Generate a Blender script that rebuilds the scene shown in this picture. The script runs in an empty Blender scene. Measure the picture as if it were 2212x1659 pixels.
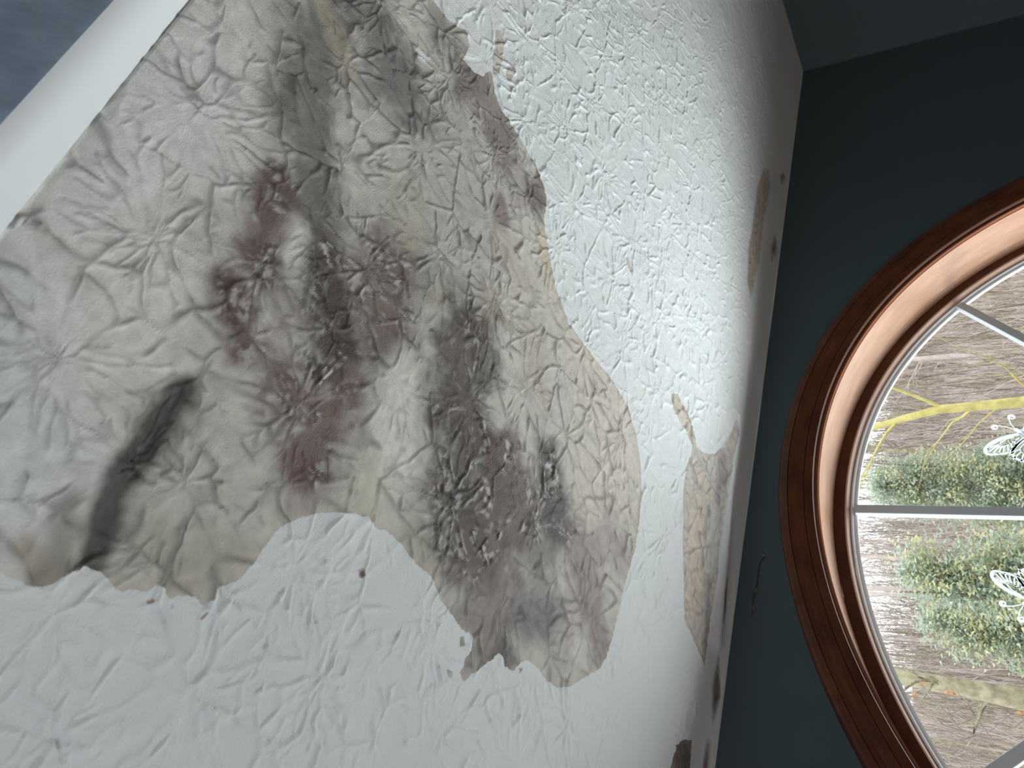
import bpy, bmesh, math, random
import numpy as np
from mathutils import Vector, Matrix

random.seed(7)
rng = np.random.default_rng(7)
scene = bpy.context.scene
C = bpy.context.collection

# ------------------------------------------------------------------ camera
# The phone was held on its side under a sloping bay ceiling, looking up and to the right.
# World: x runs along the window wall towards the dark corner, y towards the window wall, z up.
CAMZ = 1.75
F, CX, CY = 1560.0, 1106.0, 829.5
AX = np.array([0.3140865, -0.691629, 0.65038373])     # world x in camera axes (right, down, forward)
AY = np.array([0.37940357, 0.71941006, 0.58180933])
AZ = np.array([-0.8702888, 0.06401945, 0.4883635])
Wm = np.stack([AX, AY, AZ])
CAM = np.array([0.0, 0.0, CAMZ])
cam_data = bpy.data.cameras.new('camera')
cam = bpy.data.objects.new('camera', cam_data); C.objects.link(cam)
right, up, back = Wm @ [1, 0, 0], Wm @ [0, -1, 0], Wm @ [0, 0, -1]
cam.matrix_world = Matrix(((right[0], up[0], back[0], 0), (right[1], up[1], back[1], 0),
                           (right[2], up[2], back[2], CAMZ), (0, 0, 0, 1)))
cam_data.sensor_fit = 'HORIZONTAL'; cam_data.sensor_width = 36
cam_data.lens = 36 * F / 2212
cam_data.clip_start = 0.02; cam_data.clip_end = 300
cam_data.dof.use_dof = True; cam_data.dof.focus_distance = 1.15; cam_data.dof.aperture_fstop = 13.0
scene.camera = cam

# ------------------------------------------------------------------ world, lights, exposure
world = bpy.data.worlds.new('overcast'); scene.world = world; world.use_nodes = True
bgn = world.node_tree.nodes['Background']
bgn.inputs[0].default_value = (0.93, 0.96, 1.0, 1); bgn.inputs[1].default_value = 2.4

def area(name, loc, target, sx, sy, power, col):
    l = bpy.data.lights.new(name, 'AREA'); l.shape = 'RECTANGLE'; l.size = sx; l.size_y = sy
    l.energy = power; l.color = col
    o = bpy.data.objects.new(name, l); C.objects.link(o); o.location = loc
    o.rotation_euler = (Vector(target) - Vector(loc)).to_track_quat('-Z', 'Y').to_euler()
    return o
# lamps added outside carry the daylight through the tall window; the third is an
# added fill lamp behind and to the left, at an unseen opening
area('window_daylight', (1.25, 1.78, CAMZ - 0.92), (1.25, 0.6, CAMZ - 0.40), 2.4, 1.15, 38, (0.86, 0.96, 1.0))
area('yard_daylight', (-0.05, 2.33, CAMZ - 0.85), (1.0, 0.9, CAMZ + 0.1), 1.2, 0.5, 42, (0.88, 0.97, 1.0))
area('room_fill_light', (-1.9, -1.2, 1.35), (1.0, 0.2, 1.9), 1.2, 1.3, 20, (0.80, 0.92, 1.0))

vs = scene.view_settings
vs.view_transform = 'Standard'; vs.look = 'None'; vs.exposure = 0.12; vs.gamma = 1.0
vs.use_curve_mapping = False

# ------------------------------------------------------------------ helpers
def mesh_obj(name, verts, faces, mat, parent=None, smooth=False):
    me = bpy.data.meshes.new(name)
    me.from_pydata([tuple(map(float, v)) for v in verts], [], [tuple(map(int, q)) for q in faces])
    if smooth: me.polygons.foreach_set('use_smooth', [True] * len(me.polygons))
    me.update()
    if mat: me.materials.append(mat)
    o = bpy.data.objects.new(name, me); C.objects.link(o)
    if parent: o.parent = parent
    return o
def struct(o, label=None):
    o['kind'] = 'structure'
    if label: o['label'] = label
    return o
def tag(o, label, cat, group=None):
    o['label'] = label; o['category'] = cat
    if group: o['group'] = group
    return o
def empty(name, loc):
    o = bpy.data.objects.new(name, None); C.objects.link(o); o.location = loc
    o.empty_display_size = 0.1
    return o
def recalc(o):
    bm = bmesh.new(); bm.from_mesh(o.data); bmesh.ops.recalc_face_normals(bm, faces=bm.faces); bm.to_mesh(o.data); bm.free()
    return o

class N:                                   # short hand for node trees
    def __init__(s, name):
        s.m = bpy.data.materials.new(name); s.m.use_nodes = True
        s.t = s.m.node_tree; s.b = s.t.nodes['Principled BSDF']; s.out = s.t.nodes['Material Output']
    def n(s, kind, **kw):
        x = s.t.nodes.new(kind)
        for k, v in kw.items(): setattr(x, k, v)
        return x
    def l(s, a, b): s.t.links.new(a, b)
    def noise(s, scale, detail=3, vec=None, rough=0.55):
        x = s.n('ShaderNodeTexNoise'); x.inputs['Scale'].default_value = scale
        x.inputs['Detail'].default_value = detail; x.inputs['Roughness'].default_value = rough
        if vec is not None: s.l(vec, x.inputs['Vector'])
        return x
    def coord(s, which='Object', scale=None):
        c = s.n('ShaderNodeTexCoord').outputs[which]
        if scale:
            mp = s.n('ShaderNodeMapping'); mp.inputs['Scale'].default_value = scale
            s.l(c, mp.inputs['Vector']); return mp.outputs[0]
        return c
    def ramp(s, fac, stops):
        r = s.n('ShaderNodeValToRGB'); e = r.color_ramp.elements
        while len(e) < len(stops): e.new(0.5)
        for el, (p, c) in zip(e, stops): el.position = p; el.color = (*c, 1)
        s.l(fac, r.inputs[0]); return r.outputs[0]
    def mix(s, fac, a, b):
        x = s.n('ShaderNodeMix', data_type='RGBA')
        for sock, v in ((x.inputs[0], fac), (x.inputs[6], a), (x.inputs[7], b)):
            if isinstance(v, (int, float)): sock.default_value = v
            elif isinstance(v, tuple): sock.default_value = (*v, 1)
            else: s.l(v, sock)
        return x.outputs[2]
    def math(s, op, a, b=None):
        x = s.n('ShaderNodeMath', operation=op)
        for i, v in enumerate((a, b)):
            if v is None: continue
            if isinstance(v, (int, float)): x.inputs[i].default_value = v
            else: s.l(v, x.inputs[i])
        return x.outputs[0]
    def bump(s, h, strength, dist):
        x = s.n('ShaderNodeBump'); x.inputs['Strength'].default_value = strength
        x.inputs['Distance'].default_value = dist
        s.l(h, x.inputs['Height']); s.l(x.outputs[0], s.b.inputs['Normal'])

def plain(name, a, b, scale, rough, bump=None, detail=4, stretch=None, spec=0.5):
    k = N(name); v = k.coord('Object', stretch)
    nz = k.noise(scale, detail, v)
    k.l(k.ramp(nz.outputs[0], [(0.3, a), (0.7, b)]), k.b.inputs['Base Color'])
    k.b.inputs['Roughness'].default_value = rough
    k.b.inputs['Specular IOR Level'].default_value = spec
    if bump: k.bump(k.noise(bump[0], 3, v).outputs[0], bump[1], bump[2])
    return k.m

M_teal = plain('teal_wall_paint', (0.043, 0.062, 0.067), (0.050, 0.070, 0.076), 2.0, 0.62, (260, 0.12, 0.001))
M_wood = plain('mahogany_stained_wood', (0.058, 0.018, 0.008), (0.115, 0.037, 0.015), 6.0, 0.48, (90, 0.06, 0.001), 6, (2, 14, 2), 0.25)
M_jamb = plain('lit_jamb_wood', (0.36, 0.18, 0.10), (0.47, 0.25, 0.15), 5.0, 0.45, None, 6, (2, 12, 2))  # window light on the jamb is put into this lighter wood colour
M_edge = plain('jamb_edge_wood', (0.20, 0.075, 0.04), (0.26, 0.10, 0.055), 6.0, 0.9, None, 4, None, 0.0)
M_sash = plain('lit_sash_wood', (0.50, 0.32, 0.24), (0.60, 0.40, 0.31), 6.0, 0.5, None, 4)  # outside light on the sash face is put into the pale colour
M_white = plain('white_vinyl', (0.72, 0.75, 0.77), (0.78, 0.80, 0.82), 9.0, 0.4)
M_bar = plain('grille_bar_white', (0.55, 0.58, 0.60), (0.60, 0.63, 0.65), 9.0, 0.45)
M_trim = plain('smooth_white_paint', (0.80, 0.83, 0.85), (0.84, 0.86, 0.88), 3.0, 0.45)
M_ceil2 = plain('room_ceiling_shade', (0.20, 0.27, 0.34), (0.27, 0.35, 0.43), 30.0, 0.8, (45, 0.5, 0.004))  # blue paint darkened to hold the shade beyond the header
M_floor = plain('floor_boards', (0.20, 0.11, 0.06), (0.30, 0.18, 0.10), 4.0, 0.5, None, 5, (1, 12, 1))
M_decal = plain('white_vinyl_decal', (0.82, 0.86, 0.88), (0.86, 0.90, 0.92), 30.0, 0.6)
kd = N('frosted_white_vinyl')
mixd = kd.n('ShaderNodeMixShader'); tl = kd.n('ShaderNodeBsdfTranslucent'); df = kd.n('ShaderNodeBsdfDiffuse'); mixd.inputs[0].default_value = 0.5
kd.l(kd.ramp(kd.noise(40, 2, kd.coord()).outputs[0], [(0.3, (0.88, 0.92, 0.94)), (0.7, (0.92, 0.95, 0.97))]), tl.inputs[0]); df.inputs[0].default_value = (0.9, 0.94, 0.96, 1)
kd.l(df.outputs[0], mixd.inputs[1]); kd.l(tl.outputs[0], mixd.inputs[2]); kd.l(mixd.outputs[0], kd.out.inputs[0]); M_decal = kd.m
M_crack = plain('bare_chipped_plaster', (0.012, 0.010, 0.010), (0.06, 0.05, 0.045), 160.0, 0.9)
M_chip = plain('torn_paint_chip', (0.10, 0.06, 0.055), (0.26, 0.21, 0.19), 90.0, 0.9)
kg = N('window_glass')
mixs = kg.n('ShaderNodeMixShader'); tr = kg.n('ShaderNodeBsdfTransparent'); gl = kg.n('ShaderNodeBsdfGlossy')
tr.inputs[0].default_value = (0.95, 0.97, 0.96, 1); gl.inputs['Roughness'].default_value = 0.02
fr = kg.n('ShaderNodeFresnel'); fr.inputs[0].default_value = 1.35
kg.l(fr.outputs[0], mixs.inputs[0]); kg.l(tr.outputs[0], mixs.inputs[1]); kg.l(gl.outputs[0], mixs.inputs[2])
kg.l(mixs.outputs[0], kg.out.inputs[0]); M_glass = kg.m

# ------------------------------------------------------------------ the bay: key measures
D = 1.2032                  # window wall
COVE = 0.006                # the ceiling dips this much where it turns into the window wall
ZC = 0.312 + COVE                  # ceiling height at the window wall, above the camera
SLOPE = math.tan(math.radians(10.0))
XR = 3.058                  # corner with the dark side wall
def ray(px, py): return Wm @ np.array([px - CX, py - CY, F])
def cz(x, y): return ZC + SLOPE * (D - y)            # ceiling plane, above the camera
def at_ceiling(px, py):
    v = ray(px, py); t = (ZC + SLOPE * D) / (v[2] + SLOPE * v[1]); return v[:2] * t
def at_wall(px, py, d=0.0):
    v = ray(px, py); return v * (D + d) / v[1]
CN = np.array([0.0, -SLOPE, -1.0]); CN /= np.linalg.norm(CN)      # ceiling normal, into the room
H0, H1 = at_ceiling(0, 508), at_ceiling(410, 0)                  # where the ceiling ends at the header
def header_y(x): return H0[1] + (H1[1] - H0[1]) / (H1[0] - H0[0]) * (x - H0[0])
sd = at_ceiling(1690, 0) - np.array([XR, D]); sd /= np.linalg.norm(sd)    # side wall direction in plan
XL = -1.7

# ------------------------------------------------------------------ numpy noise
_tab = rng.random((256, 256))
def vnoise(x, y, s=0):
    x = x + 37.3 * s; y = y + 91.7 * s
    xi = np.floor(x).astype(int); yi = np.floor(y).astype(int); fx = x - xi; fy = y - yi
    fx = fx * fx * (3 - 2 * fx); fy = fy * fy * (3 - 2 * fy)
    g = lambda a, b: _tab[a & 255, b & 255]
    return (g(xi, yi) * (1 - fx) + g(xi + 1, yi) * fx) * (1 - fy) + (g(xi, yi + 1) * (1 - fx) + g(xi + 1, yi + 1) * fx) * fy
def fbm(x, y, o=4, s=0):
    r = 0; a = 1; t = 0
    for i in range(o): r = r + a * vnoise(x * 2 ** i, y * 2 ** i, s + i); t += a; a *= 0.5
    return r / t
def hsh(a, b, c): return _tab[(a * 7 + c * 31 + 11) & 255, (b * 13 + c * 17 + 5) & 255]
def sstep(a, b, x): t = np.clip((x - a) / (b - a), 0, 1); return t * t * (3 - 2 * t)

# ------------------------------------------------------------------ the stomped, water stained ceiling
# sampled finely where it hangs close to the viewer and along the wall, coarser elsewhere
NA, NB = 980, 860
wl = np.array([(x, D) for x in np.linspace(-0.05, XR, 400)] +
              [tuple(np.array([XR, D]) + sd * t) for t in np.linspace(0.005, 0.62, 80)])
dep = np.hypot(np.hypot(wl[:, 0], wl[:, 1]), 0.35)
seg = np.hypot(*np.diff(wl, axis=0).T); den = seg / (0.5 * (dep[1:] + dep[:-1]))
cum = np.concatenate([[0], np.cumsum(den)]); cum /= cum[-1]
aa = np.linspace(0, 1, NA)
Bx, By = np.interp(aa, cum, wl[:, 0]), np.interp(aa, cum, wl[:, 1])
Hx = -0.60 + 1.75 * aa; Hy = header_y(Hx)
dB = np.sqrt(Bx ** 2 + By ** 2 + 0.1); dH = np.sqrt(Hx ** 2 + Hy ** 2 + 0.36)
bb = np.linspace(0, 1, NB)[:, None]
tt = bb * dH / (dB * (1 - bb) + dH * bb)
GX = Hx * (1 - tt) + Bx * tt; GY = Hy * (1 - tt) + By * tt
X, Y = GX.ravel(), GY.ravel()

# stomp brush marks
known = [(850, 830), (1065, 655), (1228, 940), (560, 565), (400, 1045), (690, 1470), (1140, 1120), (1268, 215),
         (1510, 180), (1325, 600), (1480, 690), (1545, 800), (745, 140), (285, 1000), (1390, 420), (1480, 480), (1080, 1310),
         (1260, 1330), (120, 780), (330, 520), (430, 240), (640, 1230), (130, 1320), (420, 1500), (930, 1590), (1230, 1560), (900, 330)]
ros = [tuple(at_ceiling(*p)) for p in known]
tries = 0
while len(ros) < 420 and tries < 60000:
    tries += 1
    p = (rng.uniform(-0.7, 3.2), rng.uniform(-0.5, 1.25))
    md = 0.10 + 0.03 * rng.random()
    if all((p[0] - q[0]) ** 2 + (p[1] - q[1]) ** 2 > md * md for q in ros): ros.append(p)
ros = np.array(ros); nR = len(ros)
wx = X + 0.013 * (fbm(X * 22, Y * 22, 3, 1) - 0.5) + 0.003 * (fbm(X * 90, Y * 90, 2, 3) - 0.5)
wy = Y + 0.013 * (fbm(X * 22, Y * 22, 3, 5) - 0.5) + 0.003 * (fbm(X * 90, Y * 90, 2, 7) - 0.5)
d1 = np.full(X.shape, 9.0); d2 = np.full(X.shape, 9.0); idx = np.zeros(X.shape, int)
wgt = 0.82 + 0.4 * rng.random(nR)
for i in range(nR):
    dd = np.hypot(wx - ros[i, 0], wy - ros[i, 1]) * wgt[i]
    c1 = dd < d1
    d2 = np.where(c1, d1, np.minimum(d2, dd)); idx = np.where(c1, i, idx); d1 = np.where(c1, dd, d1)
ang = np.arctan2(wy - ros[idx, 1], wx - ros[idx, 0])
rr = np.hypot(wx - ros[idx, 0], wy - ros[idx, 1])
nsec = rng.integers(9, 16, nR)[idx]
ph = rng.random(nR)[idx]
def petals(mult, LR, seed, aniso):
    """distance to the outline of the brush petals that radiate from every stomp, and a random value for each petal"""
    ns = np.maximum(3, np.round(nsec * mult)).astype(int)
    q1 = (ang / (2 * math.pi) + 0.5) * ns; q2 = rr / LR + ph * 3
    i1 = np.floor(q1).astype(int); i2 = np.floor(q2).astype(int)
    e1 = np.full(X.shape, 9.0); e2 = np.full(X.shape, 9.0); cell = np.zeros(X.shape)
    tw = np.clip(2 * math.pi * rr / ns, 0.003, 0.026)
    for a in (-1, 0, 1):
        for b in (-1, 0, 1):
            ci = np.mod(i1 + a, ns); cj = i2 + b
            ox = hsh(ci, cj, idx + seed); oy = hsh(cj, ci, idx + 57 + seed)
            du = (i1 + a + 0.1 + 0.8 * ox - q1) * tw; dv = (i2 + b + oy - q2) * LR * aniso
            dd = np.hypot(du, dv); c1 = dd < e1
            e2 = np.where(c1, e1, np.minimum(e2, dd)); cell = np.where(c1, hsh(cj, ci, idx + 91 + seed), cell); e1 = np.where(c1, dd, e1)
    return (e2 - e1) * 0.5, cell, q1, q2
edge, cell, q1, q2 = petals(1.0, 0.055, 0, 0.40)
edge_f, cell_f, _, _ = petals(1.9, 0.030, 133, 0.35)
edge_r = (d2 - d1) * 0.5
big = fbm(X * 30, Y * 30, 2, 11)
gate = sstep(0.32, 0.46, big) * (0.35 + 0.65 * sstep(0.25, 0.7, vnoise(X * 50, Y * 50, 13)))
sig = 0.00095 + 0.0006 * vnoise(X * 40, Y * 40, 15)
ridge = np.exp(-(edge / sig) ** 2) * gate
gate2 = sstep(0.45, 0.60, fbm(X * 28, Y * 28, 2, 21))
ridge = np.maximum(ridge, 0.8 * np.exp(-(edge_r / (sig * 1.2)) ** 2) * gate2)
gate3 = sstep(0.48, 0.62, fbm(X * 38, Y * 38, 2, 25))
ridge = np.maximum(ridge, 0.5 * np.exp(-(edge_f / (sig * 0.75)) ** 2) * gate3)
streak = vnoise(q1 * 5, q2 * 2.2, 31) * 0.55 + vnoise(q1 * 11, q2 * 4, 33) * 0.45
smooth_y = D - np.interp(X, [0.4, 1.1, 1.7, 2.6, 3.1], [0.045, 0.05, 0.085, 0.20, 0.24])
tex = sstep(0, 0.05, smooth_y - Y + 0.02 * (fbm(X * 30, Y * 30, 2, 41) - 0.5))     # the border is trowelled smooth
hgt = (0.0021 * ridge + 0.0010 * (cell - 0.5) * sstep(0, 0.0035, edge) + 0.0004 * (cell_f - 0.5) * sstep(0, 0.002, edge_f) + 0.0006 * (streak - 0.5) + 0.0005 * (fbm(X * 70, Y * 70, 3, 51) - 0.5)) * tex
# nibs of plaster on the ridges
cand = np.flatnonzero((ridge > 0.85) & (tex > 0.9))
nib = np.zeros(X.shape)
if len(cand):
    pick = rng.choice(cand, 420, replace=False)
    for p in pick:
        m = np.flatnonzero((np.abs(X - X[p]) < 0.007) & (np.abs(Y - Y[p]) < 0.007))
        nib[m] += np.exp(-((X[m] - X[p]) ** 2 + (Y[m] - Y[p]) ** 2) / (0.0014 + 0.0007 * rng.random()) ** 2) * rng.uniform(0.3, 1)
hgt += 0.0019 * np.clip(nib, 0, 1)
cw = np.interp(X, [0.4, 1.1, 1.7, 2.6, 3.1], [0.055, 0.06, 0.085, 0.16, 0.18])
cove = COVE * np.clip(1 - (D - Y) / cw, 0, 1) ** 1.6 / abs(CN[2])
# slow sagging of the soaked board
hgt += 0.007 * (fbm(X * 5, Y * 5, 2, 61) - 0.5)

def seg_dist(pts):            # distance to a polyline given in photo pixels, traced onto the ceiling; with local metres per pixel
    P = [at_ceiling(*p) for p in pts]; best = np.full(X.shape, 9.0)
    if len(P) == 1: P = P * 2
    for a, b in zip(P[:-1], P[1:]):
        vx, vy = b[0] - a[0], b[1] - a[1]; L2 = vx * vx + vy * vy + 1e-12
        t = np.clip(((X - a[0]) * vx + (Y - a[1]) * vy) / L2, 0, 1)
        best = np.minimum(best, np.hypot(X - a[0] - vx * t, Y - a[1] - vy * t))
    q = pts[len(pts) // 2]; a, b, c = at_ceiling(*q), at_ceiling(q[0] + 20, q[1]), at_ceiling(q[0], q[1] + 20)
    mpp = math.sqrt(abs((b[0] - a[0]) * (c[1] - a[1]) - (b[1] - a[1]) * (c[0] - a[0]))) / 20
    return best, mpp
for pts, h, w in [([(640, -40), (628, 150), (600, 330), (640, 480)], 0.006, 45), ([(770, -40), (830, 200), (900, 420), (960, 700)], 0.006, 60),
                  ([(850, 760), (800, 980), (740, 1100)], 0.006, 60), ([(420, 820), (300, 1000), (210, 1180)], -0.005, 45),
                  ([(1590, 900), (1572, 1050), (1562, 1200), (1545, 1380)], 0.007, 14), ([(500, 600), (520, 760), (620, 880)], 0.004, 50),
                  ([(1080, 1000), (1180, 1200), (1230, 1380)], 0.005, 60)]:
    dd, mpp = seg_dist(pts); hgt += h * np.exp(-(dd / (w * mpp)) ** 2)

# --- stains: outlines traced onto the ceiling, as signed distance (positive inside)
def poly_sdf(pts, cur=None):
    P = np.array([at_ceiling(*p) for p in pts]); best = np.full(X.shape, 9.0); ins = np.zeros(X.shape, bool)
    for a, b in zip(P, np.roll(P, -1, axis=0)):
        vx, vy = b - a; L2 = vx * vx + vy * vy + 1e-12
        t = np.clip(((X - a[0]) * vx + (Y - a[1]) * vy) / L2, 0, 1)
        best = np.minimum(best, np.hypot(X - a[0] - vx * t, Y - a[1] - vy * t))
        cr = ((a[1] > Y) != (b[1] > Y)) & (X < (b[0] - a[0]) * (Y - a[1]) / (b[1] - a[1] + 1e-12) + a[0])
        ins ^= cr
    return np.where(ins, best, -best)
main = [(560, -420), (700, -330), (790, -250), (850, -190), (885, -120), (918, -60), (935, 0), (960, 35), (985, 55), (1005, 65), (1015, 100), (1000, 130), (1025, 155), (1042, 166), (1060, 150), (1070, 200),
        (1085, 240), (1100, 262), (1130, 310), (1155, 360), (1172, 400), (1180, 430), (1175, 480), (1185, 540), (1200, 620), (1230, 700),
        (1275, 760), (1320, 815), (1355, 875), (1375, 940), (1384, 1000), (1386, 1060), (1380, 1120), (1370, 1180), (1352, 1240), (1340, 1290),
        (1325, 1370), (1310, 1420), (1295, 1445), (1260, 1465), (1230, 1483), (1205, 1485), (1180, 1470), (1160, 1440), (1135, 1425), (1124, 1432),
        (1110, 1448), (1092, 1440), (1085, 1418), (1078, 1412), (1060, 1425), (1045, 1440), (1018, 1458), (1002, 1472), (994, 1455), (1004, 1428), (1018, 1400), (1020, 1372),
        (995, 1358), (975, 1330), (950, 1300), (930, 1245), (895, 1215), (860, 1170), (830, 1145), (812, 1143), (800, 1130), (790, 1118), (750, 1110), (700, 1108),
        (650, 1118), (620, 1130), (595, 1150), (575, 1180), (550, 1215), (520, 1250), (470, 1272), (462, 1295), (440, 1309), (420, 1290), (390, 1288), (365, 1294),
        (352, 1270), (335, 1264), (318, 1280), (290, 1270), (265, 1280), (250, 1268), (225, 1240), (205, 1228), (185, 1222), (160, 1235), (120, 1255), (90, 1272), (60, 1265),
        (30, 1250), (0, 1235), (-160, 1180), (-420, 900), (-420, 100), (-60, 60), (300, -260)]
sdf = poly_sdf(main)
def add(s): 
    global sdf
    sdf = np.maximum(sdf, s)
for pts in [[(1072, 64), (1082, 68), (1090, 95), (1084, 130), (1076, 165), (1066, 158), (1064, 110), (1070, 92)],
            [(1094, 142), (1108, 148), (1112, 160), (1104, 176), (1094, 170)], [(1097, 180), (1108, 186), (1103, 196)],
            [(992, 1372), (1003, 1374), (1002, 1396), (993, 1398)], [(965, 1446), (978, 1450), (976, 1466), (966, 1462)],
            [(1121, 1442), (1128, 1444), (1123, 1456)], [(944, 1434), (948, 1436), (946, 1444)], [(954, 1440), (957, 1442), (955, 1450)],
            [(314, 1300), (330, 1294), (332, 1302), (318, 1308)], [(366, 1308), (375, 1308), (372, 1316)], [(432, 1334), (450, 1318), (452, 1324), (436, 1342)],
            [(771, 1230), (782, 1226), (790, 1240), (784, 1252), (773, 1248)], [(1350, 556), (1356, 556), (1366, 588), (1360, 590)],
            [(1446, 850), (1460, 852), (1480, 890), (1497, 935), (1502, 965), (1516, 978), (1540, 982), (1562, 962), (1576, 935), (1584, 905), (1590, 930),
             (1578, 985), (1566, 1050), (1560, 1110), (1552, 1180), (1546, 1250), (1530, 1350), (1520, 1440), (1508, 1410), (1496, 1380), (1477, 1335), (1474, 1200), (1475, 1080),
             (1481, 1010), (1490, 985), (1494, 965), (1476, 925), (1452, 885)],
            [(1566, 1240), (1562, 1320), (1553, 1345), (1556, 1280)], [(1548, 1420), (1550, 1500), (1535, 1560), (1536, 1480)],
            [(1462, 1608), (1482, 1596), (1494, 1600), (1490, 1690), (1440, 1690)], [(1524, 1600), (1530, 1600), (1522, 1690), (1512, 1690)],
            [(1648, 364), (1660, 368), (1664, 400), (1650, 470), (1640, 560), (1622, 640), (1614, 610), (1616, 540), (1626, 470), (1636, 400)],
            [(1690, 370), (1694, 385), (1686, 396), (1684, 380)], [(1672, 510), (1676, 540), (1664, 570), (1662, 540)]]:
    add(poly_sdf(pts))
sdf = np.minimum(sdf, -poly_sdf([(898, 92), (912, 110), (934, 132), (915, 136), (900, 128)]) + 0.002)

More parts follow.
